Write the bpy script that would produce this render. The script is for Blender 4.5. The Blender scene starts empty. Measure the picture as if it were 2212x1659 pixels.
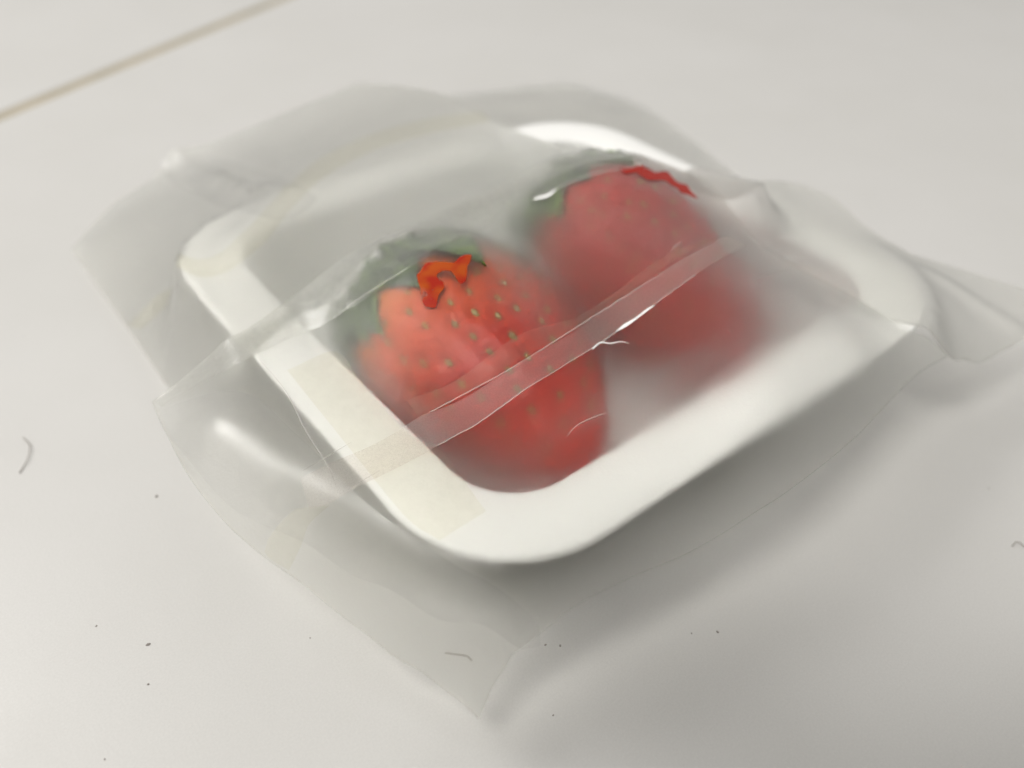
import bpy, bmesh, math, random
import numpy as np
from mathutils import Vector, Matrix
from mathutils.bvhtree import BVHTree
from mathutils.geometry import delaunay_2d_cdt

random.seed(7); RNG = np.random.RandomState(7)
S = 0.001                                  # everything is laid out in millimetres
sc = bpy.context.scene
C = sc.collection

# ------------------------------------------------------------------ camera
FP = 1789.0; PC = np.array([1106.0, 829.5])
AX = np.array([0.77884944, -0.38617046, 0.49423265])
AY = np.array([-0.62662526, -0.51313033, 0.58654756])
AZ = np.array([0.02709842, -0.76653091, -0.64163544])
RIM = 23.0                                 # height of the tray rim above the table
CAM = np.array([-81.94, -89.14, 74.8+RIM])
def zz(z): return z*RIM/15.0 if z <= 15 else RIM+(z-15)*0.62   # sheet heights, written for a 15 mm rim
cd = bpy.data.cameras.new('camera'); cam = bpy.data.objects.new('camera', cd); C.objects.link(cam)
cam.matrix_world = Matrix((
    (AX[0], -AX[1], -AX[2], CAM[0]*S),
    (AY[0], -AY[1], -AY[2], CAM[1]*S),
    (AZ[0], -AZ[1], -AZ[2], CAM[2]*S),
    (0, 0, 0, 1)))
cd.sensor_width = 36; cd.lens = FP/2212*36
cd.clip_start = 0.005; cd.clip_end = 20
cd.dof.use_dof = True; cd.dof.focus_distance = 0.107; cd.dof.aperture_fstop = 11.0
sc.camera = cam

# ------------------------------------------------------------------ light
w = bpy.data.worlds.new('World'); sc.world = w; w.use_nodes = True
wn = w.node_tree.nodes; wn['Background'].inputs[0].default_value = (0.965, 0.945, 0.915, 1)
wn['Background'].inputs[1].default_value = 0.52
def area(name, loc, target, size, watts, col, spread=180, sy=None):
    l = bpy.data.lights.new(name, 'AREA'); l.energy = watts; l.color = col
    l.shape = 'RECTANGLE'; l.size = size; l.size_y = sy or size; l.spread = math.radians(spread)
    o = bpy.data.objects.new(name, l); C.objects.link(o)
    o.location = loc
    o.rotation_euler = (Vector(target)-Vector(loc)).to_track_quat('-Z', 'Y').to_euler()
    return o
area('ceiling_lamp', (-0.56, -0.19, 1.20), (0.0, 0.0, 0.0), 0.40, 9.3, (1.0, 0.975, 0.935), 180, 0.34)
area('ceiling_lamp', (-0.50, 0.80, 0.95), (0.0, 0.0, 0.0), 0.52, 6.7, (1.0, 0.98, 0.945), 180, 0.52)
sc.view_settings.view_transform = 'Standard'; sc.view_settings.look = 'None'
sc.view_settings.exposure = 0.03; sc.view_settings.gamma = 1.0
cy = sc.cycles
cy.max_bounces = 26; cy.transmission_bounces = 24; cy.diffuse_bounces = 6; cy.glossy_bounces = 6
cy.transparent_max_bounces = 32; cy.caustics_reflective = True; cy.caustics_refractive = True
cy.blur_glossy = 0.3; cy.sample_clamp_indirect = 40.0
cy.use_denoising = True
try: cy.denoiser = 'OPENIMAGEDENOISE'
except Exception: pass

AXR = np.array([AX[0], AY[0], AZ[0]]); AXD = np.array([AX[1], AY[1], AZ[1]]); AXF = np.array([AX[2], AY[2], AZ[2]])
# ------------------------------------------------------------------ helpers
def at(px, py, z):
    r = np.array([px-PC[0], py-PC[1], FP]); d = np.array([AX@r, AY@r, AZ@r])
    return CAM + (z-CAM[2])/d[2]*d
def mesh_obj(name, verts, faces, mat, parent=None, smooth=True):
    me = bpy.data.meshes.new(name); me.from_pydata([tuple(v) for v in verts], [], faces); me.update()
    if smooth: me.polygons.foreach_set('use_smooth', [True]*len(me.polygons))
    if mat: me.materials.append(mat)
    o = bpy.data.objects.new(name, me); C.objects.link(o)
    if parent: o.parent = parent
    return o
def thing(name, label, cat, loc=(0, 0, 0), group=None):
    o = bpy.data.objects.new(name, None); C.objects.link(o); o.empty_display_size = 0.01
    o.location = loc; o['label'] = label; o['category'] = cat
    if group: o['group'] = group
    return o
def tag(o, label, cat, group=None):
    o['label'] = label; o['category'] = cat
    if group: o['group'] = group
def catmull(P, closed, step):
    """P: list of (x,y,z,corner) in mm. returns dense list of xyz"""
    P = [tuple(p) if len(p) == 4 else tuple(p)+(0,) for p in P]; n = len(P); out = []
    rngi = range(n) if closed else range(n-1)
    for i in rngi:
        p1 = np.array(P[i][:3], float); p2 = np.array(P[(i+1) % n][:3], float)
        p0 = np.array(P[(i-1) % n][:3], float) if (closed or i > 0) and not P[i][3] else 2*p1-p2
        p3 = np.array(P[(i+2) % n][:3], float) if (closed or i+2 < n) and not P[(i+1) % n][3] else 2*p2-p1
        k = max(1, int(np.linalg.norm(p2-p1)/step))
        for j in range(k):
            t = j/k
            out.append(0.5*((2*p1)+(-p0+p2)*t+(2*p0-5*p1+4*p2-p3)*t*t+(-p0+3*p1-3*p2+p3)*t**3))
    if not closed: out.append(np.array(P[-1][:3], float))
    return out
def inside(poly, X, Y):
    r = np.zeros(X.shape, bool); n = len(poly)
    for i in range(n):
        x1, y1 = poly[i]; x2, y2 = poly[(i+1) % n]
        c = ((y1 > Y) != (y2 > Y)) & (X < (x2-x1)*(Y-y1)/((y2-y1) if y2 != y1 else 1e-9)+x1)
        r ^= c
    return r
def dist_poly(pts, X, Y, closed=True):
    d = np.full(X.shape, 1e9); n = len(pts)
    for i in range(n if closed else n-1):
        ax, ay = pts[i][:2]; bx, by = pts[(i+1) % n][:2]
        L2 = (bx-ax)**2+(by-ay)**2+1e-12
        t = np.clip(((X-ax)*(bx-ax)+(Y-ay)*(by-ay))/L2, 0, 1)
        d = np.minimum(d, np.hypot(X-ax-t*(bx-ax), Y-ay-t*(by-ay)))
    return d
def rrect(hx, hy, r, n=10):
    out = []
    for sx, sy, a0 in ((1, 1, 0), (-1, 1, 90), (-1, -1, 180), (1, -1, 270)):
        for k in range(n+1):
            a = math.radians(a0+90*k/n)
            out.append((sx*(hx-r)+r*math.cos(a), sy*(hy-r)+r*math.sin(a)))
    return out
def smooth_noise(X, Y, scale, seed):
    """cheap value noise"""
    rs = np.random.RandomState(seed); G = rs.rand(64, 64)*2-1
    x = (X/scale+1000) % 64; y = (Y/scale+1000) % 64
    i = np.floor(x).astype(int); j = np.floor(y).astype(int); u = x-i; v = y-j
    u = u*u*(3-2*u); v = v*v*(3-2*v); i2 = (i+1) % 64; j2 = (j+1) % 64; i %= 64; j %= 64
    return (G[i, j]*(1-u)+G[i2, j]*u)*(1-v)+(G[i, j2]*(1-u)+G[i2, j2]*u)*v

# ------------------------------------------------------------------ materials
def mat(name):
    m = bpy.data.materials.new(name); m.use_nodes = True
    nt = m.node_tree; nt.nodes.clear()
    out = nt.nodes.new('ShaderNodeOutputMaterial')
    return m, nt, out
def N(nt, t, **kw):
    n = nt.nodes.new(t)
    for k, v in kw.items():
        if k in n.inputs: n.inputs[k].default_value = v
        else: setattr(n, k, v)
    return n
def noise(nt, scale, detail=4, rough=0.5, vec=None):
    n = N(nt, 'ShaderNodeTexNoise'); n.inputs['Scale'].default_value = scale
    n.inputs['Detail'].default_value = detail; n.inputs['Roughness'].default_value = rough
    if vec is None:
        tc = N(nt, 'ShaderNodeTexCoord'); vec = tc.outputs['Object']
    nt.links.new(vec, n.inputs['Vector']); return n
def ramp(nt, fac, stops):
    r = N(nt, 'ShaderNodeValToRGB'); e = r.color_ramp.elements
    while len(e) < len(stops): e.new(0.5)
    for k, (p, c) in enumerate(stops): e[k].position = p; e[k].color = c if len(c) == 4 else (*c, 1)
    nt.links.new(fac, r.inputs[0]); return r
def bump(nt, h, strength, dist):
    b = N(nt, 'ShaderNodeBump'); b.inputs['Strength'].default_value = strength; b.inputs['Distance'].default_value = dist
    nt.links.new(h, b.inputs['Height']); return b

def film_mat(name, rough=0.45, milk=0.07, tint=(0.995, 0.995, 0.985), grain=0.25, speck=0.0, clear=0.12, creases=0.3, milkcol=(0.93, 0.925, 0.89), gloss=0.24, sheen=0.4):
    m, nt, out = mat(name)
    n1 = noise(nt, 2600, 2, 0.6); n2 = noise(nt, 160, 6, 0.6)
    add = N(nt, 'ShaderNodeMath', operation='MULTIPLY_ADD'); nt.links.new(n2.outputs[0], add.inputs[0]); add.inputs[1].default_value = creases*2
    nt.links.new(n1.outputs[0], add.inputs[2])
    b = bump(nt, add.outputs[0], grain, 0.0001)
    fr = N(nt, 'ShaderNodeBsdfGlass', Roughness=rough, IOR=1.33); fr.inputs['Color'].default_value = (*tint, 1); fr.distribution = 'MULTI_GGX'
    nt.links.new(b.outputs[0], fr.inputs['Normal'])
    tr = N(nt, 'ShaderNodeBsdfTransparent'); tr.inputs[0].default_value = (*tint, 1)
    mx1 = N(nt, 'ShaderNodeMixShader'); mx1.inputs[0].default_value = clear
    nt.links.new(fr.outputs[0], mx1.inputs[1]); nt.links.new(tr.outputs[0], mx1.inputs[2])
    gl = N(nt, 'ShaderNodeBsdfGlossy', Roughness=gloss); nt.links.new(b.outputs[0], gl.inputs['Normal'])
    fz = N(nt, 'ShaderNodeFresnel', IOR=1.33)
    ml = N(nt, 'ShaderNodeMath', operation='MULTIPLY'); ml.inputs[1].default_value = sheen; nt.links.new(fz.outputs[0], ml.inputs[0])
    mxg = N(nt, 'ShaderNodeMixShader'); nt.links.new(ml.outputs[0], mxg.inputs[0]); nt.links.new(mx1.outputs[0], mxg.inputs[1]); nt.links.new(gl.outputs[0], mxg.inputs[2]); mx1 = mxg
    df = N(nt, 'ShaderNodeBsdfDiffuse'); df.inputs[0].default_value = (*milkcol, 1)
    tl = N(nt, 'ShaderNodeBsdfTranslucent'); tl.inputs[0].default_value = (*milkcol, 1)
    mx2 = N(nt, 'ShaderNodeMixShader'); mx2.inputs[0].default_value = 0.5
    nt.links.new(df.outputs[0], mx2.inputs[1]); nt.links.new(tl.outputs[0], mx2.inputs[2])
    mx3 = N(nt, 'ShaderNodeMixShader')
    n3 = noise(nt, 1400 if speck else 220, 5, 0.7)
    r = ramp(nt, n3.outputs[0], [(0.35, (milk*0.8,)*3), (0.68, (milk*1.2+speck,)*3)])
    nt.links.new(r.outputs[0], mx3.inputs[0])
    nt.links.new(mx1.outputs[0], mx3.inputs[1]); nt.links.new(mx2.outputs[0], mx3.inputs[2])
    nt.links.new(mx3.outputs[0], out.inputs[0])
    return m
M_FILM = film_mat('frosted_film', rough=0.38, milk=0.009, creases=0.1, grain=0.2, sheen=0.1, gloss=0.2)
M_FILM_B = film_mat('frosted_film_rear', rough=0.30, milk=0.15, creases=0.1, grain=0.15, sheen=0.6, gloss=0.18)
M_FOLD = film_mat('folded_film', rough=0.2, milk=0.01, grain=0.5, speck=0.015, clear=0.88, creases=1.6, gloss=0.12, sheen=0.3)
def tape_mat(name, tint, dif, lo, hi, scale, gl_rough=0.25, gl_amt=0.03):
    m, nt, out = mat(name)
    tr = N(nt, 'ShaderNodeBsdfTransparent'); tr.inputs[0].default_value = (*tint, 1)
    df = N(nt, 'ShaderNodeBsdfDiffuse'); df.inputs[0].default_value = (*dif, 1)
    n = noise(nt, scale, 4, 0.75); r = ramp(nt, n.outputs[0], [(0.40, (lo,)*3), (0.66, (hi,)*3)])
    m1 = N(nt, 'ShaderNodeMixShader'); nt.links.new(r.outputs[0], m1.inputs[0]); nt.links.new(tr.outputs[0], m1.inputs[1]); nt.links.new(df.outputs[0], m1.inputs[2])
    gl = N(nt, 'ShaderNodeBsdfGlossy', Roughness=gl_rough); b = bump(nt, n.outputs[0], 0.4, 0.0002); nt.links.new(b.outputs[0], gl.inputs['Normal'])
    m2 = N(nt, 'ShaderNodeMixShader'); m2.inputs[0].default_value = gl_amt; nt.links.new(m1.outputs[0], m2.inputs[1]); nt.links.new(gl.outputs[0], m2.inputs[2])
    nt.links.new(m2.outputs[0], out.inputs[0]); return m
M_TAPE = tape_mat('clear_tape', (0.985, 0.97, 0.95), (0.80, 0.74, 0.70), 0.04, 0.17, 5000)
M_HEM = tape_mat('hem_film', (0.985, 0.985, 0.975), (0.85, 0.85, 0.82), 0.010, 0.09, 1200, 0.11, 0.085)
M_TAPE_Y = tape_mat('aged_glue', (0.992, 0.986, 0.952), (0.90, 0.87, 0.74), 0.02, 0.05, 500, 0.3, 0.012)

M_CREASE_GLOSS, nt, out = mat('crease_highlight_gloss')  # gloss-only layer added to carry the crease highlights
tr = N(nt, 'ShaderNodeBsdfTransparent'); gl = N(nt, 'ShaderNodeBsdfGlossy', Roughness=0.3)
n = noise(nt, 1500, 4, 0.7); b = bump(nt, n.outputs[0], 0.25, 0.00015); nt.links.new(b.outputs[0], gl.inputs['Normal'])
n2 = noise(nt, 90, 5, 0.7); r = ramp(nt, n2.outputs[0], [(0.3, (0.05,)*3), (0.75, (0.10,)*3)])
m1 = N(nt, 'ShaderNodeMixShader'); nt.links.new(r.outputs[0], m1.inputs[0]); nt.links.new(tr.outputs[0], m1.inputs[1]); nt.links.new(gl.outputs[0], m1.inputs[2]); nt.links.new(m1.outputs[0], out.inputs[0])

def principled(name, col, rough=0.5, **kw):
    m, nt, out = mat(name)
    p = N(nt, 'ShaderNodeBsdfPrincipled'); p.inputs['Base Color'].default_value = (*col, 1); p.inputs['Roughness'].default_value = rough
    for k, v in kw.items(): p.inputs[k].default_value = v
    nt.links.new(p.outputs[0], out.inputs[0]); return m, nt, p
# table laminate
M_TABLE, nt, p = principled('white_laminate', (0.62, 0.615, 0.60), 0.38)
n = noise(nt, 14, 5, 0.6); r = ramp(nt, n.outputs[0], [(0.3, (0.57, 0.562, 0.54)), (0.7, (0.60, 0.592, 0.575))]); nt.links.new(r.outputs[0], p.inputs['Base Color'])
n5 = noise(nt, 3500, 2, 0.7); r5 = ramp(nt, n5.outputs[0], [(0.3, (0.93,)*3), (0.7, (1.0,)*3)])
mxc = N(nt, 'ShaderNodeMix', data_type='RGBA', blend_type='MULTIPLY'); mxc.inputs[0].default_value = 1.0
nt.links.new(r.outputs[0], mxc.inputs[6]); nt.links.new(r5.outputs[0], mxc.inputs[7]); nt.links.new(mxc.outputs[2], p.inputs['Base Color'])
n = noise(nt, 900, 3); b = bump(nt, n.outputs[0], 0.08, 0.0002); nt.links.new(b.outputs[0], p.inputs['Normal'])
n = noise(nt, 60, 5); r = ramp(nt, n.outputs[0], [(0.3, (0.34,)*3), (0.7, (0.46,)*3)]); nt.links.new(r.outputs[0], p.inputs['Roughness'])
M_JOINT, nt, p = principled('tan_joint', (0.30, 0.25, 0.17), 0.7)
n = noise(nt, 60, 4); r = ramp(nt, n.outputs[0], [(0.3, (0.30, 0.27, 0.19)), (0.7, (0.42, 0.36, 0.26))]); nt.links.new(r.outputs[0], p.inputs['Base Color'])
# tray
M_TRAY, nt, p = principled('white_plastic', (0.86, 0.86, 0.84), 0.45)
p.inputs['Subsurface Weight'].default_value = 0.25; p.inputs['Subsurface Radius'].default_value = (0.002, 0.002, 0.002); p.inputs['Subsurface Scale'].default_value = 1.0
n = noise(nt, 500, 4); b = bump(nt, n.outputs[0], 0.1, 0.0002); nt.links.new(b.outputs[0], p.inputs['Normal'])
# berries
def berry_mat(name, a, b_, c):
    m, nt, p = principled(name, a, 0.4)
    tc = N(nt, 'ShaderNodeTexCoord'); sep = N(nt, 'ShaderNodeSeparateXYZ'); nt.links.new(tc.outputs['Object'], sep.inputs[0])
    n = noise(nt, 55, 5, 0.6)
    ma = N(nt, 'ShaderNodeMath', operation='MULTIPLY_ADD'); ma.inputs[1].default_value = 0.30; nt.links.new(n.outputs[0], ma.inputs[0])
    mr = N(nt, 'ShaderNodeMapRange'); mr.inputs['From Min'].default_value = 0.0; mr.inputs['From Max'].default_value = 0.030
    nt.links.new(sep.outputs['Z'], mr.inputs['Value']); nt.links.new(mr.outputs[0], ma.inputs[2])
    r = ramp(nt, ma.outputs[0], [(0.20, c), (0.60, b_), (1.0, a)])
    nt.links.new(r.outputs[0], p.inputs['Base Color'])
    p.inputs['Specular IOR Level'].default_value = 0.22; p.inputs['Subsurface Weight'].default_value = 0.2; p.inputs['Subsurface Radius'].default_value = (0.003, 0.0008, 0.0005); p.inputs['Subsurface Scale'].default_value = 1.0
    n = noise(nt, 1500, 3); bb = bump(nt, n.outputs[0], 0.15, 0.0001); nt.links.new(bb.outputs[0], p.inputs['Normal'])
    return m
M_BERRY1 = berry_mat('orange_red_berry_skin', (0.46, 0.016, 0.001), (0.56, 0.07, 0.002), (0.66, 0.25, 0.03))
M_BERRY2 = berry_mat('red_berry_skin', (0.30, 0.006, 0.002), (0.36, 0.010, 0.003), (0.50, 0.05, 0.012))
M_SEED, nt, p = principled('seed', (0.24, 0.19, 0.045), 0.4)
M_LEAF, nt, p = principled('sepal_green', (0.05, 0.10, 0.035), 0.45)
n = noise(nt, 300, 5); r = ramp(nt, n.outputs[0], [(0.3, (0.010, 0.022, 0.004)), (0.5, (0.045, 0.095, 0.008)), (0.75, (0.19, 0.28, 0.03))]); nt.links.new(r.outputs[0], p.inputs['Base Color'])
bb = bump(nt, n.outputs[0], 0.4, 0.0004); nt.links.new(bb.outputs[0], p.inputs['Normal'])
M_JUICE, nt, p = principled('juice', (0.6, 0.05, 0.0), 0.35); p.inputs['Specular IOR Level'].default_value = 0.25
n = noise(nt, 240, 2); r = ramp(nt, n.outputs[0], [(0.42, (0.34, 0.014, 0.002)), (0.58, (0.40, 0.060, 0.002))]); nt.links.new(r.outputs[0], p.inputs['Base Color'])
M_JUICE2, nt, p = principled('dark_juice', (0.30, 0.02, 0.012), 0.4); p.inputs['Specular IOR Level'].default_value = 0.25
M_WHITE, nt, p = principled('torn_fibre_and_glint', (0.9, 0.9, 0.88), 0.35)
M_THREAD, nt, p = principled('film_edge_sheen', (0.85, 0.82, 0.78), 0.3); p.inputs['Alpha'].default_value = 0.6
M_DARK, nt, p = principled('dust', (0.24, 0.22, 0.20), 0.8)
M_HAIR, nt, p = principled('hair', (0.22, 0.19, 0.16), 0.5)

# ------------------------------------------------------------------ table
p0 = at(0, 250, 0); p1 = at(600, 0, 0)
ang = math.atan2(p1[1]-p0[1], p1[0]-p0[0]); u = np.array([math.cos(ang), math.sin(ang)]); v = np.array([-u[1], u[0]])
def slab(name, s0, s1, z0, z1, m, parent=None, half=900, bev=0.6):
    prof = [(s0, z0), (s0, z1-bev), (s0+bev*0.3, z1-bev*0.3), (s0+bev, z1), (s1-bev, z1), (s1-bev*0.3, z1-bev*0.3), (s1, z1-bev), (s1, z0)]
    V = []; F = []
    for e in (-half, half):
        for s, z in prof:
            q = p0[:2]+u*e+v*s; V.append((q[0]*S, q[1]*S, z*S))
    n = len(prof)
    for i in range(n): F.append((i, (i+1) % n, n+(i+1) % n, n+i))
    F.append(tuple(range(n))[::-1]); F.append(tuple(range(n, 2*n)))
    return mesh_obj(name, V, F, m, parent, smooth=False)
table = slab('tabletop', -900, -2.3, -20, 0, M_TABLE); table['kind'] = 'structure'
table['label'] = 'white laminate tabletop under the bag'
slab('panel', 2.3, 700, -20, 0, M_TABLE, table)
slab('joint_strip', -2.2, 2.2, -19, -0.35, M_JOINT, table, bev=0.1)

# ------------------------------------------------------------------ the phone taking the picture (behind its own lens)
M_PHONE, nt, p = principled('black_glass', (0.02, 0.02, 0.022), 0.2)
ph = []
for zf in (4.0, 12.0):
    for x, y in rrect(82, 45, 11, 6): q = CAM+AXR*(x+62)+AXD*(y+17)-AXF*zf; ph.append(q*S)
n = len(ph)//2
phone = mesh_obj('smartphone', ph, [tuple(range(n)), tuple(range(n, 2*n))[::-1]]+[(i, n+i, n+(i+1) % n, (i+1) % n) for i in range(n)], M_PHONE, None, False)
tag(phone, 'black smartphone held over the bag, taking the picture', 'phone')

# ------------------------------------------------------------------ tray
tray = thing('tray', 'white rounded plastic tray holding both strawberries inside the frosted bag', 'tray')
def loft(name, rings, m, parent, cap=False):
    V = []; F = []
    for hx, hy, r, z in rings:
        for x, y in rrect(hx, hy, r, 12): V.append((x*S, y*S, z*S))
    n = len(V)//len(rings)
    for k in range(len(rings)-1):
        for i in range(n): F.append((k*n+i, k*n+(i+1) % n, (k+1)*n+(i+1) % n, (k+1)*n+i))
    if cap: F.append(tuple(range((len(rings)-1)*n, len(rings)*n)))
    return mesh_obj(name, V, F, m, parent)
loft('rim', [(40.6, 38.6, 9.5, RIM-1.1), (50.0, 48.0, 17.5, RIM-1.4), (50.3, 48.3, 17.8, RIM-0.8), (50.2, 48.2, 17.7, RIM-0.15), (49.9, 47.9, 17.5, RIM),
             (41.2, 39.2, 10.0, RIM), (40.8, 38.8, 9.7, RIM-0.2), (40.6, 38.6, 9.5, RIM-1.1)], M_TRAY, tray)
loft('basin', [(40.6, 38.6, 9.5, RIM-1.12), (39.0, 37.0, 9.2, 14), (36.0, 34.4, 9, 4.6), (34.4, 32.8, 8.5, 2.0), (32.5, 31, 8, 1.2),
               (32.5, 31, 8, 0.6), (34.8, 33.2, 9, 0.9), (36.6, 35.0, 9.3, 4.2), (39.7, 37.7, 9.6, 14), (41.4, 39.4, 10, RIM-1.2)], M_TRAY, tray)
fl = loft('floor', [(32.7, 31.2, 8, 1.15)], M_TRAY, tray, cap=True)

# ------------------------------------------------------------------ strawberries
def profile(t, R):
    # t 0 (calyx end) .. 1 (tip)
    a = np.clip(t, 0, 1)
    return R*np.where(a < 0.28, np.sqrt(np.clip(1-((0.28-a)/0.28)**2.2, 0, 1))**0.9, (np.clip(1-((a-0.28)/0.72)**1.9, 0, 1))**0.62)
BVH = []; LEAVES = []
def strawberry(label, base, tip, R, m, seedrows, flat=1.0, leaves=9, twist=0.0, hug0=1.0):
    base = np.array(base, float); tip = np.array(tip, float); L = np.linalg.norm(tip-base)
    th = thing('strawberry', label, 'strawberry')
    zax = Vector(tip-base).normalized(); up = Vector((0, 0, 1)); xax = up.cross(zax).normalized(); yax = zax.cross(xax)
    Mx = Matrix.Translation(Vector(base*S)) @ Matrix(((xax.x, yax.x, zax.x, 0), (xax.y, yax.y, zax.y, 0), (xax.z, yax.z, zax.z, 0), (0, 0, 0, 1)))
    th.matrix_world = Mx
    # seeds, spiral rows
    seeds = []
    for k in range(seedrows):
        t = 0.07+0.87*(k+0.5)/seedrows
        n = max(3, int(2*math.pi*profile(t, R)/5.0))
        for j in range(n):
            a = 2*math.pi*(j+0.5*(k % 2))/n+random.uniform(-.09, .09)
            tt = t+random.uniform(-.012, .012)
            seeds.append((tt, a))
    nu, nv = 200, 130
    T = (1-np.cos(np.linspace(0, math.pi, nv)))/2; A = np.linspace(0, 2*math.pi, nu, endpoint=False)
    TT, AA = np.meshgrid(T, A, indexing='ij')
    rr = profile(TT, R)*(1+0.025*np.sin(3*AA+1+twist)+0.02*np.sin(2*AA+2.1+twist))
    X = rr*np.cos(AA); Y = rr*np.sin(AA)*flat; Z = TT*L
    P = np.stack([X, Y, Z], -1)
    # surface normals approx
    dT = np.gradient(P, axis=0); dA = np.roll(P, -1, 1)-np.roll(P, 1, 1)
    Nn = np.cross(dA, dT); Nn /= (np.linalg.norm(Nn, axis=-1, keepdims=True)+1e-9)
    sgn = np.sign((Nn[..., :2]*P[..., :2]).sum(-1).mean()); Nn *= sgn
    disp = np.zeros(TT.shape)
    sp = []
    for tt, a in seeds:
        i = int(np.argmin(abs(T-tt))); j = int(round(a/(2*math.pi)*nu)) % nu
        c = P[i, j]; sp.append((c.copy(), Nn[i, j].copy(), P[min(i+2, nv-1), j]-P[max(i-2, 0), j]))
        d2 = ((P-c)**2).sum(-1); disp -= 0.55*np.exp(-d2/(2*0.85**2)); disp += 0.07*np.exp(-(np.sqrt(d2)-2.3)**2/(2*0.55**2))
    P = P+Nn*disp[..., None]
    V = (P.reshape(-1, 3)*S).tolist(); F = []
    for i in range(nv-1):
        for j in range(nu): F.append((i*nu+j, i*nu+(j+1) % nu, (i+1)*nu+(j+1) % nu, (i+1)*nu+j))
    body = mesh_obj('flesh', V, F, m, th)
    BVH.append(BVHTree.FromPolygons([Mx @ Vector(q) for q in V], F))
    # seed mesh
    SV = []; SF = []; ns = 8
    for k, (rz, h) in enumerate(((0.0, -0.1), (0.85, 0.0), (0.6, 0.28), (0.0, 0.38))):
        for j in range(ns):
            a = 2*math.pi*j/ns
            SV.append((rz*0.55*math.cos(a)*S, rz*0.95*math.sin(a)*(1.25 if math.sin(a) > 0 else 1)*S, h*S))
    for k in range(3):
        for j in range(ns): SF.append((k*ns+j, k*ns+(j+1) % ns, (k+1)*ns+(j+1) % ns, (k+1)*ns+j))
    sme = None
    for c, nrm, tan in sp:
        zz = Vector(nrm).normalized(); yy = Vector(tan).normalized(); xx = yy.cross(zz).normalized(); yy = zz.cross(xx)
        loc = Vector((c+nrm*(-0.45))*S)
        if sme is None:
            o = mesh_obj('seed', SV, SF, M_SEED, th); sme = o.data
        else:
            o = bpy.data.objects.new('seed', sme); C.objects.link(o); o.parent = th
        sc_ = random.uniform(0.85, 1.15)
        o.matrix_local = Matrix.Translation(loc) @ Matrix(((xx.x, yy.x, zz.x, 0), (xx.y, yy.y, zz.y, 0), (xx.z, yy.z, zz.z, 0), (0, 0, 0, 1))) @ Matrix.Scale(sc_, 4)
    # calyx: sepals curling back over the shoulder, and a stub of stem
    for k in range(leaves+6):
        a0 = 2*math.pi*(k/leaves if k < leaves else (k-leaves+0.4)/6)+random.uniform(-.15, .15)
        upz = (xax*math.cos(a0)+yax*math.sin(a0)).z
        hug = hug0 if k < leaves else (0.25 if upz < 0.2 else 0.9)
        ln = random.uniform(0.92, 1.2)*R*(1.04+0.62*hug); wd = R*0.42*random.uniform(0.9, 1.15); lift = random.uniform(0.2, 1.0)
        V = []; F = []; ns_, nw = 16, 7
        for i in range(ns_):
            s = i/(ns_-1); wloc = wd*(math.sin(math.pi*min(1, s*0.93+0.07))**0.75)*(1 if s < .55 else (1-(s-.55)/.45)**0.7+0.02)
            rad = s*ln
            # follow the shoulder: radial up to 0.75R then over the side
            if rad < 0.8*R: q_r = rad; q_z = -1.0*lift-0.3-1.2*math.sin(math.pi*rad/(0.8*R))*0.6
            else:
                q_z = (rad-0.8*R)*0.85*hug+(1-hug)*((rad-0.8*R)*0.3-0.5)-0.4*lift; fr_ = min(1, (rad-0.8*R)/(0.15*R))
                hr = float(profile(np.array(max(0.0, q_z)/L), R))+0.7+0.5*lift
                q_r = 0.8*R*(1-fr_)+max(0.8*R, hr)*fr_ if hug > 0.7 else 0.8*R+(rad-0.8*R)*0.8
            tt = np.clip(q_z/L, 0, 1)
            lo = profile(np.array(max(0.0, q_z)/L), R)
            for j in range(nw):
                x_ = (j/(nw-1)-0.5)*2*wloc; cup = 0.35*(x_/max(wd, .1))**2*1.2
                wob = 0.5*math.sin(s*9+k*1.7+j*0.8)
                V.append(((q_r*math.cos(a0)-x_*math.sin(a0))*S, (q_r*math.sin(a0)+x_*math.cos(a0))*flat*S, (q_z-cup-0.15*wob)*S))
        for i in range(ns_-1):
            for j in range(nw-1): F.append((i*nw+j, i*nw+j+1, (i+1)*nw+j+1, (i+1)*nw+j))
        lf = mesh_obj('sepal', V, F, M_LEAF, th); LEAVES.append(BVHTree.FromPolygons([Mx @ Vector(q) for q in V], F))
        md = lf.modifiers.new('thick', 'SOLIDIFY'); md.thickness = 0.0004; md.offset = 0
    V = []; F = []
    for i in range(6):
        for j in range(10):
            a = 2*math.pi*j/10; r_ = 1.5-0.1*i if i < 5 else 0.2
            V.append((r_*math.cos(a)*S, r_*math.sin(a)*S, (1-0.9*min(i, 4.6))*S))
    for i in range(5):
        for j in range(10): F.append((i*10+j, i*10+(j+1) % 10, (i+1)*10+(j+1) % 10, (i+1)*10+j))
    mesh_obj('stem', V, F, M_LEAF, th)
    return th
b1 = strawberry('orange-red strawberry nearest the camera, dimpled, with green sepals under the hem', (-20.9, 9.9, 17.9), (-19.5, -34.0, 14.9), 16.2, M_BERRY1, 12, 0.98, 9)
b2 = strawberry('darker red blurred strawberry in the far middle of the tray, its leaves pointing up', (20.6, 13.6, 18.6), (13.8, -35.2, 15.4), 17.2, M_BERRY2, 13, 0.98, 9, 1.3, 0.75)

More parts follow.
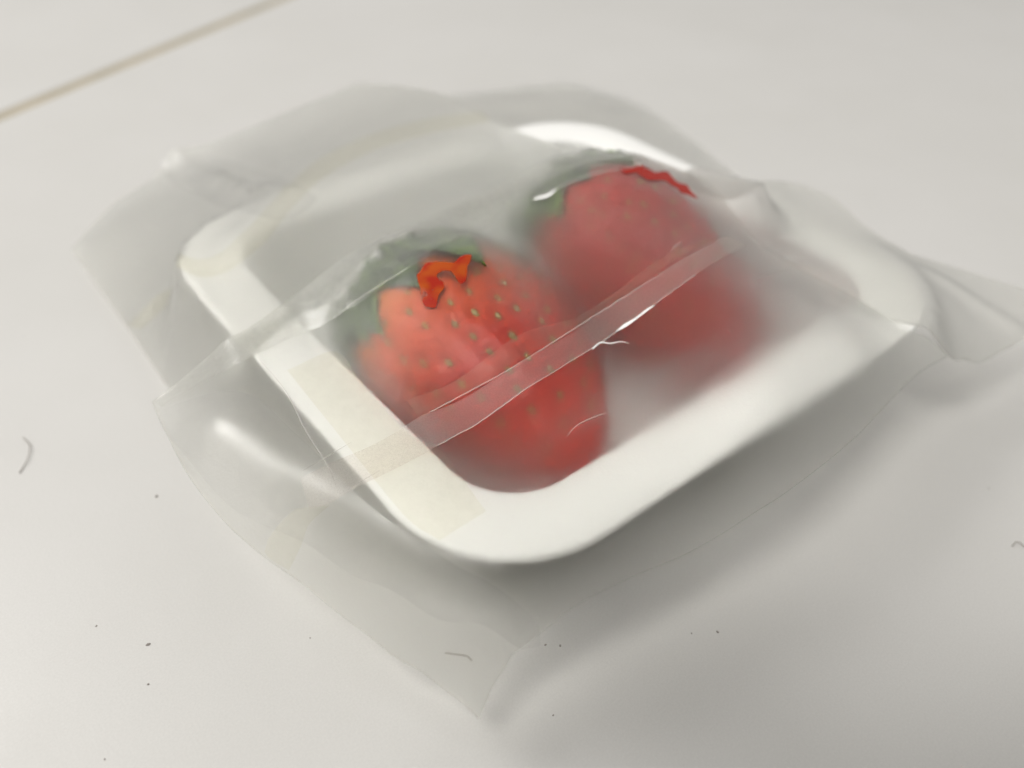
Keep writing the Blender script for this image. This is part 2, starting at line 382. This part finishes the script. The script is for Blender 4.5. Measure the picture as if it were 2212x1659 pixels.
# ------------------------------------------------------------------ height fields
GX = np.arange(-125, 150, 1.0); GY = np.arange(-90, 150, 1.0)
GXX, GYY = np.meshgrid(GX, GY, indexing='ij')
OBS = np.full(GXX.shape, -5.0)
OBS[inside(rrect(50.3, 48.3, 17.8, 12), GXX, GYY)] = 1.2
dd = inside(rrect(50.3, 48.3, 17.8, 12), GXX, GYY) & ~inside(rrect(40.5, 38.5, 9.5, 12), GXX, GYY)
OBS[dd] = RIM+0.05
for tree in BVH+LEAVES:
    ix, iy = np.where((abs(GXX) < 42) & (abs(GYY) < 42))
    for i, j in zip(ix, iy):
        h = tree.ray_cast(Vector((GX[i]*S, GY[j]*S, 0.1)), Vector((0, 0, -1)))
        if h[0] is not None: OBS[i, j] = max(OBS[i, j], h[0].z/S+(0.25 if tree in LEAVES else 0))
def rbf(pts):
    pts = np.array(pts); n = len(pts)
    d = np.hypot(pts[:, None, 0]-pts[None, :, 0], pts[:, None, 1]-pts[None, :, 1])
    K = np.where(d > 0, d*d*np.log(d+1e-12), 0)+np.eye(n)*0.5
    Pm = np.c_[np.ones(n), pts[:, :2]]; Am = np.block([[K, Pm], [Pm.T, np.zeros((3, 3))]])
    wv = np.linalg.solve(Am, np.r_[pts[:, 2], 0, 0, 0])
    out = wv[n]+wv[n+1]*GXX+wv[n+2]*GYY
    for k in range(n):
        d = np.hypot(GXX-pts[k, 0], GYY-pts[k, 1]); out += wv[k]*np.where(d > 0, d*d*np.log(d+1e-12), 0)
    return out
def dilate(a, it=1):
    for _ in range(it):
        b = a.copy()
        b[1:] = np.maximum(b[1:], a[:-1]); b[:-1] = np.maximum(b[:-1], a[1:])
        b[:, 1:] = np.maximum(b[:, 1:], a[:, :-1]); b[:, :-1] = np.maximum(b[:, :-1], a[:, 1:]); a = b
    return a
class Sheet:
    def __init__(s, name, outline, ctrl, mat, parent, below, gap=0.35, wrinkle=0.15, ridges=(), step=1.3, seed=1, thick=0.06, iters=40, label=None, taut=0, bead=0.05, soft=True, dil=2):
        s.name = name
        P3 = []
        for o in outline:
            q = at(o[0], o[1], zz(o[2])); P3.append((q[0], q[1], q[2], o[3] if len(o) > 3 else 0))
        dense = catmull(P3, True, step)
        pts = [tuple(q) for q in dense[::4]]+[tuple(at(c[0], c[1], zz(c[2]))) for c in ctrl]
        pts2 = []
        for q in pts:
            if all((q[0]-r[0])**2+(q[1]-r[1])**2 > 2.0 for r in pts2): pts2.append(q)
        Z = rbf(pts2)
        ob = dilate(below, dil)+gap
        for pl, amp, wid in ridges:
            ln = [at(q[0], q[1], zz(q[2]))[:2] for q in pl]
            cum = dist_poly(ln, GXX, GYY, False); Z = Z+amp*(np.exp(-(cum/wid)**2) if soft else np.exp(-cum/wid))
        Z = Z+wrinkle*smooth_noise(GXX, GYY, 9, seed)+0.12*wrinkle*smooth_noise(GXX, GYY, 4.5, seed+1)
        Z = np.maximum(Z, ob)
        for _ in range(iters):
            Zp = np.pad(Z, 1, mode='edge'); av = (Zp[2:, 1:-1]+Zp[:-2, 1:-1]+Zp[1:-1, 2:]+Zp[1:-1, :-2])/4
            m_ = ob > Z-0.4
            m_ = dilate(m_.astype(float), 5) > 0
            Z = np.where(m_, np.maximum(ob, 0.4*Z+0.6*av), Z)
        if taut:
            reg = inside(rrect(41.5, 39.5, 10, 12), GXX, GYY)
            wgt = np.clip((GXX+14)/22, 0, 1); wgt = wgt*wgt*(3-2*wgt); wgt = np.maximum(wgt, np.clip((GYY-9)/8, 0, 1))
            d_ = dist_poly(rrect(41.5, 39.5, 10, 12), GXX, GYY)
            low = np.minimum(Z, RIM+0.4+0.10*d_)
            Z = np.where(reg, np.maximum(ob, wgt*Z+(1-wgt)*low), Z)
            for _ in range(taut):
                av = Z.copy(); av[1:-1, 1:-1] = (Z[2:, 1:-1]+Z[:-2, 1:-1]+Z[1:-1, 2:]+Z[1:-1, :-2])/4
                Z = np.where(reg, np.maximum(ob, av), Z)
            for _ in range(3):
                av = Z.copy(); av[1:-1, 1:-1] = (Z[2:, 1:-1]+Z[:-2, 1:-1]+Z[1:-1, 2:]+Z[1:-1, :-2])/4
                Z = np.where(reg, np.maximum(ob-0.15, av), Z)
        if taut:
            outer = rrect(50.3, 48.3, 17.8, 12); inner = rrect(40.8, 38.8, 9.7, 12)
            dd = np.where(inside(outer, GXX, GYY), 0, dist_poly(outer, GXX, GYY)); di = np.where(inside(inner, GXX, GYY), dist_poly(inner, GXX, GYY), 0)
            wr_ = np.clip((-6-GXX)/22, 0, 1)*np.clip((14-GYY)/8, 0, 1)*np.clip(1-dd/6, 0, 1)*np.clip(1-di/1.5, 0, 1)
            Z = Z*(1-wr_)+(RIM+0.33)*wr_
            for _ in range(4):
                av = Z.copy(); av[1:-1, 1:-1] = (Z[2:, 1:-1]+Z[:-2, 1:-1]+Z[1:-1, 2:]+Z[1:-1, :-2])/4
                Z = np.maximum(av, ob-0.1)
        s.Z = Z; s.poly = [q[:2] for q in dense]
        msk = inside(s.poly, GXX, GYY)
        s.mask = msk
        s.obj = s.build(name, s.poly, 0.0, mat, parent, thick, step)
        if bead: s.bead = (dense, bead)
        else: s.bead = None
        if label: s.obj['label'] = label
    def h(s, x, y):
        fx = np.clip(x-GX[0], 0, len(GX)-1.001); fy = np.clip(y-GY[0], 0, len(GY)-1.001)
        i = int(fx); j = int(fy); a = fx-i; b = fy-j; Z = s.Z
        return (Z[i, j]*(1-a)+Z[i+1, j]*a)*(1-b)+(Z[i, j+1]*(1-a)+Z[i+1, j+1]*a)*b
    def hit(s, px, py):
        z = 30.0; step = -0.4; q = at(px, py, 40)
        zz = 42.0
        while zz > -1:
            q = at(px, py, zz)
            if s.h(q[0], q[1]) >= zz: break
            zz -= 0.25
        return at(px, py, zz+0.12)
    def build(s, name, poly, off, mat, parent, thick, step, bumpf=None):
        xs = [p[0] for p in poly]; ys = [p[1] for p in poly]
        gx, gy = np.meshgrid(np.arange(min(xs), max(xs), step), np.arange(min(ys), max(ys), step), indexing='ij')
        gx = gx+RNG.uniform(-.12, .12, gx.shape)*step; gy = gy+RNG.uniform(-.12, .12, gy.shape)*step
        gx[:, 1::2] += 0
        ok = inside(poly, gx, gy) & (dist_poly(poly, gx, gy) > step*0.45)
        P2 = [Vector((p[0], p[1])) for p in poly]+[Vector(p) for p in zip(gx[ok], gy[ok])]
        n = len(poly)
        res = delaunay_2d_cdt(P2, [(i, (i+1) % n) for i in range(n)], [], 1, 1e-4)
        V = [(p.x*S, p.y*S, (s.h(p.x, p.y)+off+(bumpf(p.x, p.y) if bumpf else 0))*S) for p in res[0]]
        o = mesh_obj(name, V, [tuple(f) for f in res[2]], mat, parent)
        me = o.data
        if me.polygons and sum(f.normal.z for f in list(me.polygons)[:50]) < 0: me.flip_normals()
        if thick:
            md = o.modifiers.new('thick', 'SOLIDIFY'); md.thickness = thick*S; md.offset = 0; md.use_even_offset = False; md.use_rim = False
        return o
    def drape(s, name, pix, off, mat, parent, thick=0.04, step=0.8, closed_smooth=True, bumpf=None, label=None):
        P3 = []
        for q in pix:
            w_ = s.hit(q[0], q[1]); P3.append((w_[0], w_[1], 0, q[2] if len(q) > 2 else 0))
        poly = [q[:2] for q in catmull(P3, True, step)]
        o = s.build(name, poly, off, mat, parent, thick, step, bumpf)
        if label: o['label'] = label
        return o
    def top(s, other):
        return np.where(s.mask, np.maximum(other, s.Z), other)

bag = thing('plastic_bag', 'frosted translucent plastic bag folded and taped over the white tray', 'bag')
TBL = np.full(GXX.shape, 0.0)
# back panel: under the tray, its far edge stands out behind the tray
back = Sheet('back_panel', [(900, 225, 3), (1060, 196, 3), (1218, 178, 5, 1), (1300, 200, 4), (1372, 222, 5), (1490, 300, 7), (1600, 388, 9, 1), (1790, 520, 7), (1900, 720, 5),
       (1780, 900, 3), (1480, 1060, 2.5), (1200, 1240, 2), (1090, 1290, 2), (760, 1180, 2.2), (560, 960, 2.2), (330, 640, 1.5), (420, 480, 1.5), (640, 320, 2)],
       [], M_FILM_B, bag, TBL, gap=0.25, wrinkle=0.25, seed=11, iters=0)
back.Z = back.Z
# press it flat under the tray
m_in = inside(rrect(52, 50, 18, 12), GXX, GYY)
flat_z = np.where(m_in, 0.35, np.minimum(back.Z, 0.35+dist_poly(rrect(52, 50, 18, 12), GXX, GYY)*0.9))
back.Z = np.maximum(flat_z, 0.3)
me = back.obj.data
for v_ in me.vertices: v_.co.z = back.h(v_.co.x/S, v_.co.y/S)*S

ABOVE0 = OBS.copy(); ABOVE0 = np.maximum(ABOVE0, 0.3)
rear = Sheet('rear_panel', [(155, 540, 1.5, 1), (250, 440, 2.5), (345, 375, 4), (372, 330, 6, 1), (480, 300, 8), (640, 235, 13), (775, 180, 18, 1), (870, 188, 20), (960, 208, 22), (1080, 268, 25),
       (1240, 330, 28), (1400, 366, 30.5), (1530, 384, 30), (1640, 402, 27, 1), (1575, 430, 29), (1480, 410, 30), (1380, 385, 30.5), (1250, 378, 29.5), (1130, 410, 28), (1000, 460, 26), (880, 522, 24), (725, 612, 18), (620, 690, 15.5), (520, 815, 14, 1), (450, 850, 11), (410, 880, 8, 1),
       (370, 845, 4), (270, 700, 2)],
       [(440, 560, 14.9), (500, 640, 15.3), (600, 760, 15.4), (560, 430, 15.8), (700, 380, 19), (850, 330, 22), (1000, 330, 24), (850, 480, 22.5), (700, 560, 18), (1150, 400, 26), (980, 480, 25)],
       M_FILM_B, bag, ABOVE0, gap=0.3, wrinkle=0.1, seed=21, soft=False, dil=1,
       ridges=[([(378, 332, 6), (470, 372, 10), (560, 425, 16)], 1.5, 0.9), ([(345, 375, 4), (460, 400, 9)], 0.9, 1.0), ([(455, 365, 9), (540, 400, 14), (640, 420, 18)], 1.0, 0.9)])
ABOVE1 = rear.top(ABOVE0)
side = Sheet('side_flap', [(1480, 388, 29.5), (1600, 391, 25), (1700, 394, 19), (1790, 425, 17), (1870, 490, 15.5), (1960, 545, 14), (2090, 588, 12), (2290, 650, 10, 1), (2290, 700, 9, 1), (2190, 745, 9), (2115, 783, 9.5), (2085, 780, 10),
       (2040, 765, 12), (1900, 700, 14.5), (1760, 640, 16), (1560, 560, 24, 1)],
       [(1660, 460, 16.5), (1720, 490, 15.6), (1800, 535, 15.4), (1900, 590, 15.4), (1960, 640, 15.3), (1990, 620, 15.2)], M_FILM_B, bag, ABOVE1, gap=0.3, wrinkle=0.15, seed=31,
       ridges=[([(1560, 520, 26), (1640, 532, 22), (1720, 562, 20), (1790, 565, 18), (1860, 540, 16)], 1.1, 1.3), ([(1860, 540, 16), (2000, 600, 13), (2212, 690, 11)], 0.8, 1.5)])
ABOVE2 = side.top(ABOVE1)
front = Sheet('front_panel', [(330, 868, 11.5, 1), (430, 792, 13), (520, 722, 15.7), (620, 650, 18), (720, 580, 20.5), (880, 495, 25.5), (1000, 440, 26), (1150, 373, 28), (1250, 353, 30.5), (1380, 362, 31.2), (1500, 388, 31), (1575, 460, 28), (1625, 533, 23), (1700, 580, 20), (1850, 650, 17),
       (1950, 710, 15.3), (2048, 768, 13, 1), (1975, 812, 13.2), (1850, 940, 13.2), (1700, 1060, 12.6), (1500, 1190, 10.8), (1300, 1305, 9.8), (1192, 1368, 9, 1), (1150, 1415, 7), (1105, 1440, 6.5, 1), (1060, 1500, 6), (1035, 1545, 5.5, 1), (930, 1475, 5), (845, 1410, 7), (740, 1330, 8), (620, 1238, 9.5),
       (540, 1175, 10.5), (480, 1118, 11.2), (410, 1030, 11.7), (365, 945, 11.7), (345, 905, 11.5)],
       [(560, 780, 15.6), (660, 880, 15.6), (780, 1010, 15.5), (900, 1120, 15.4), (1050, 1180, 15.4), (1200, 1180, 15.5), (800, 860, 17.5), (950, 1000, 16.5), (1100, 1080, 15.6), (1300, 1080, 16.6),
        (1500, 990, 20), (1700, 860, 25), (1850, 760, 23), (1600, 1030, 16), (1750, 920, 18), (1350, 1170, 13.6), (1250, 1250, 11.5),
        (900, 760, 20), (1000, 620, 28), (1150, 680, 30), (1100, 850, 22), (1300, 760, 28), (1400, 600, 33), (1600, 620, 29), (1450, 850, 23), (1560, 740, 27),
        (450, 912, 14.6), (600, 1012, 14.6), (710, 1070, 14.6), (910, 1198, 14.4), (1100, 1335, 12.5), (800, 1098, 14.7), (425, 960, 13.7), (575, 1080, 13.3), (675, 1140, 13), (860, 1268, 12.2), (1050, 1395, 10), (660, 1200, 11.5), (850, 1330, 10), (1000, 1440, 8)],
       M_FILM, bag, ABOVE2, gap=0.2, dil=1, wrinkle=0.08, seed=41,
       ridges=[([(345, 905, 11), (450, 915, 14.2), (600, 1015, 14.2), (710, 1072, 14.2)], 0.5, 2.0), ([(710, 1072, 14.2), (800, 1130, 14), (910, 1200, 13.8), (1050, 1315, 10), (1165, 1400, 7)], 0.5, 1.6),
               ([(1120, 1340, 7), (1192, 1372, 6)], 0.8, 0.8), ([(1100, 1385, 6), (1150, 1412, 6)], 0.6, 0.8)],
       iters=5, taut=55, label='front sheet drawn over the tray and splayed out at its lower edge')

# folded hem along the upper edge of the front sheet
hem = [(330, 868, 1), (430, 792), (520, 722), (620, 650), (720, 580), (880, 495), (1010, 437), (1152, 374), (1260, 356), (1376, 363, 1), (1240, 398), (1100, 447), (990, 515), (870, 588), (720, 690), (640, 730), (525, 781), (430, 835), (350, 882, 1)]
wr = lambda x, y: 0.16+0.12*float(smooth_noise(np.array([x]), np.array([y]), 1.6, 77)[0])
front.drape('hem', hem, 0.12, M_HEM, bag, thick=0, bumpf=wr, label='crinkled double-layer hem')
# tape laid across
tape = [(1572, 512, 1), (1500, 548), (1400, 612), (1300, 676), (1180, 752), (1080, 812), (980, 872), (890, 912), (800, 965), (700, 1010), (650, 1040, 1), (668, 1100, 1), (720, 1085), (815, 1033), (940, 968), (1040, 912), (1140, 842), (1280, 752), (1400, 668), (1500, 598), (1612, 532, 1)]
front.drape('tape', tape, 0.16, M_TAPE, bag, thick=0, label='narrow tape strip crossing both strawberries')
front.drape('film_overlap', [(1530, 520, 1), (1380, 590), (1180, 706), (1000, 816), (880, 868, 1), (905, 905, 1), (980, 868), (1080, 808), (1180, 748), (1300, 672), (1400, 608), (1560, 515, 1)], 0.12, M_TAPE_Y, bag, thick=0)
front.drape('tape_end', [(640, 1100, 1), (600, 1140), (572, 1195), (625, 1235, 1), (652, 1180), (665, 1140), (712, 1092, 1)], 0.14, M_TAPE_Y, bag, thick=0, label='brownish tape end on the lower left flap')
front.drape('glue_patch', [(620, 800, 1), (720, 760), (800, 850), (890, 945), (950, 970), (1050, 1105, 1), (950, 1170, 1), (880, 1120), (780, 1000), (700, 900)], 0.1, M_TAPE_Y, bag, thick=0, label='yellowish glue stain over the left rim')
rear.drape('glue_strip', [(275, 700, 1), (345, 635), (430, 560), (530, 500), (600, 425), (680, 350), (780, 300), (900, 262), (1040, 240, 1), (1060, 262, 1), (920, 292), (800, 330), (700, 385), (640, 440), (560, 535), (440, 600), (360, 660), (300, 712, 1)], 0.1, M_TAPE_Y, bag, thick=0, label='beige glue strip curving across the rear sheet')

front.drape('crease_highlight', [(348, 893), (520, 850), (640, 940), (760, 1060), (860, 1140), (1000, 1235), (1165, 1355), (1130, 1405), (960, 1345), (800, 1260), (640, 1165), (500, 1100), (400, 985)], 0.28, M_CREASE_GLOSS, bag, thick=0, step=1.0, label='highlight strip added over the scuffed crease along the lower left side')  # added strip that makes the ridge highlight, seen only at glancing reflection
rear.drape('crease_highlight', [(368, 340), (480, 345), (640, 400), (680, 440), (560, 470), (420, 420), (352, 375)], 0.28, M_CREASE_GLOSS, bag, thick=0, step=1.0, label='short highlight strip added over the crease at the upper left corner')

# juice blots between berry and film
def z2(pts): return [((900+x/2.011)/1.302, (100+y/2.011)/1.302) for x, y in pts]
j1 = z2([(600, 1300), (640, 1290), (700, 1295), (760, 1290), (790, 1265), (820, 1248), (848, 1250), (838, 1280), (825, 1310), (822, 1350), (815, 1385), (800, 1392), (780, 1370), (765, 1345), (740, 1328), (700, 1325), (665, 1335), (650, 1360), (665, 1380), (690, 1400), (695, 1420), (680, 1440), (665, 1470), (655, 1500), (648, 1528), (620, 1530), (600, 1525), (585, 1490), (580, 1440), (565, 1400), (557, 1360), (575, 1335)])
def grow(pts, d):
    n = len(pts); out = []; ar = sum(pts[i][0]*pts[(i+1) % n][1]-pts[(i+1) % n][0]*pts[i][1] for i in range(n)); sg = 1 if ar > 0 else -1
    for i in range(n):
        tx = pts[(i+1) % n][0]-pts[i-1][0]; ty = pts[(i+1) % n][1]-pts[i-1][1]; L = math.hypot(tx, ty)+1e-9
        out.append((pts[i][0]+sg*ty/L*d, pts[i][1]-sg*tx/L*d))
    return out
front.drape('juice_blot', grow(j1, 3.5), 0.045, M_JUICE, bag, thick=0, step=0.3, label='bright orange juice blot on the near strawberry')
j2 = z2([(1700, 752), (1760, 748), (1830, 748), (1860, 765), (1900, 782), (1940, 775), (1965, 780), (1985, 800), (2020, 835), (2070, 850), (2090, 880), (2130, 918), (2080, 895), (2045, 885), (2025, 868), (1990, 848), (1950, 822), (1900, 812), (1860, 815), (1830, 797), (1790, 778), (1730, 776)])
front.drape('juice_blot', grow(j2, 2.0), 0.045, M_JUICE2, bag, thick=0, step=0.3, label='thin dark red juice blot on the far strawberry')

# torn white fibres at the tape edge, painted glint and edge sheen
def tube(name, pts, rad, m, parent=None, ns=6):
    V = []; F = []; n = len(pts); pts = [Vector(p) for p in pts]
    for i, p in enumerate(pts):
        d = (pts[min(i+1, n-1)]-pts[max(i-1, 0)]).normalized(); a = d.cross(Vector((0, 0, 1)));
        if a.length < 1e-6: a = Vector((1, 0, 0))
        a.normalize(); b_ = d.cross(a); r = rad(i/(n-1)) if callable(rad) else rad
        for k in range(ns):
            t = 2*math.pi*k/ns; V.append(tuple((p+(a*math.cos(t)+b_*math.sin(t))*r)*S))
    for i in range(n-1):
        for k in range(ns): F.append((i*ns+k, i*ns+(k+1) % ns, (i+1)*ns+(k+1) % ns, (i+1)*ns+k))
    F.append(tuple(range(ns))[::-1]); F.append(tuple(range((n-1)*ns, n*ns)))
    return mesh_obj(name, V, F, m, parent)
def on(sheet, pix, off): 
    out = []
    for q in pix:
        w_ = sheet.hit(q[0], q[1]); out.append((w_[0], w_[1], sheet.h(w_[0], w_[1])+off+(q[2] if len(q) > 2 else 0)))
    return out
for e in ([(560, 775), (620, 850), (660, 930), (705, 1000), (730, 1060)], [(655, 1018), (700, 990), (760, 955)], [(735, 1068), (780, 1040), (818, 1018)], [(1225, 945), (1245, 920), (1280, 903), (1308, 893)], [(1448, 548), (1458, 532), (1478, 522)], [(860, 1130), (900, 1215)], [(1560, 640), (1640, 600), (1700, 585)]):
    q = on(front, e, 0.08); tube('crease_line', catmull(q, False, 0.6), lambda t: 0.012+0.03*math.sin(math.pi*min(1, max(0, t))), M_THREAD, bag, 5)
front.drape('flake_and_glint', [(1150, 436, 1), (1162, 426), (1182, 422), (1204, 410, 1), (1188, 427), (1168, 434)], 0.25, M_WHITE, bag, thick=0, step=0.25, label='small painted white glint at the end of the hem')  # white scrap painting a broken highlight on the hem
front.drape('flake_and_glint', [(1328, 722, 1), (1347, 706), (1372, 690), (1398, 671), (1416, 662, 1), (1402, 673), (1378, 691), (1352, 710)], 0.3, M_WHITE, bag, thick=0.1, step=0.25, label='torn white flake on the tape edge')
tube('torn_thread', catmull(on(front, [(1280, 758), (1297, 744), (1318, 750, .5), (1340, 754, 1.2), (1356, 760, 1.0)], 0.3), False, 0.4), lambda t: 0.12*(1-t)+0.04, M_WHITE, bag)
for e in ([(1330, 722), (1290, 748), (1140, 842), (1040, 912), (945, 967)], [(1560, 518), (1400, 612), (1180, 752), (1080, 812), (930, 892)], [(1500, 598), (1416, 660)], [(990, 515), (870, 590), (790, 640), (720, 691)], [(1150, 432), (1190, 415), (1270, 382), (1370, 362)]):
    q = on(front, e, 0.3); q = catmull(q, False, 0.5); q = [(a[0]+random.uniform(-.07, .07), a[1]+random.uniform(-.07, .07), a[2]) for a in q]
    tube('edge_sheen_line', q, lambda t: 0.05, M_THREAD, bag, 5)  # pale tubes painting the bright sheen along tape and hem edges

for sh in (rear, side, front):
    q = [(p[0], p[1], sh.h(p[0], p[1])) for p in sh.bead[0][::1]]; q.append(q[0])
    tube('edge', q, 0.12, M_FOLD, bag, 6)

# ------------------------------------------------------------------ specks and hairs
def blob(name, x, y, z, r, m):
    bm = bmesh.new(); bmesh.ops.create_icosphere(bm, subdivisions=2, radius=r*S)
    for v_ in bm.verts: v_.co *= random.uniform(0.75, 1.2)
    me = bpy.data.meshes.new(name); bm.to_mesh(me); bm.free(); me.materials.append(m)
    o = bpy.data.objects.new(name, me); C.objects.link(o); o.location = (x*S, y*S, z*S); o.scale = (1.3, 0.9, 0.45); o.rotation_euler[2] = random.uniform(0, 3)
    return o
specks = [(320, 1392, .22, 'dark dust speck on the tabletop, the largest below left of the bag'), (208, 1352, .12, 'faint speck left of the larger one below the bag'),
          (1178, 1393, .15, 'speck just right of the notch between the two lower edges of the bag'), (1210, 1395, .15, 'speck in the bag shadow, second right of the notch'),
          (1550, 1365, .18, 'speck on the tabletop right of the bag shadow'), (1494, 1368, .1, 'tiny speck beside the one right of the bag shadow'),
          (338, 1072, .22, 'pale smudge speck just left of the lower left bag edge'), (320, 1478, .14, 'small speck straight below the largest one, lower left'),
          (2136, 1055, .12, 'lone speck on the tabletop near the right edge'), (1195, 1545, .12, 'speck right of the lowest corner of the bag'), (226, 1640, .1, 'speck at the bottom edge, lower left corner'), (670, 1378, .1, 'speck just below the lower left edge of the bag')]
for x, y, r, lb in specks:
    q = at(x, y, 0.05); o = blob('dust_speck', q[0], q[1], 0.05, r, M_DARK); tag(o, lb, 'speck', 'dust specks on the tabletop')
h1 = tube('hair', catmull([tuple(at(50, 945, .15)), tuple(at(64, 962, .5)), tuple(at(60, 990, .4)), tuple(at(42, 1022, .12))], False, 0.6), 0.07, M_HAIR); tag(h1, 'short curved hair lying on the tabletop at the far left', 'hair')
h2 = tube('hair', catmull(on(front, [(962, 1416), (990, 1418), (1010, 1420), (1020, 1432)], 0.25), False, 0.6), 0.06, M_HAIR); tag(h2, 'fine wavy hair resting on the lower flap of the bag', 'hair')
h3 = tube('hair', catmull([tuple(at(2186, 1180, .15)), tuple(at(2195, 1170, .4)), tuple(at(2203, 1172, .3)), tuple(at(2214, 1182, .12))], False, 0.6), 0.06, M_HAIR); tag(h3, 'tiny bent hair lying on the tabletop at the right edge', 'hair')
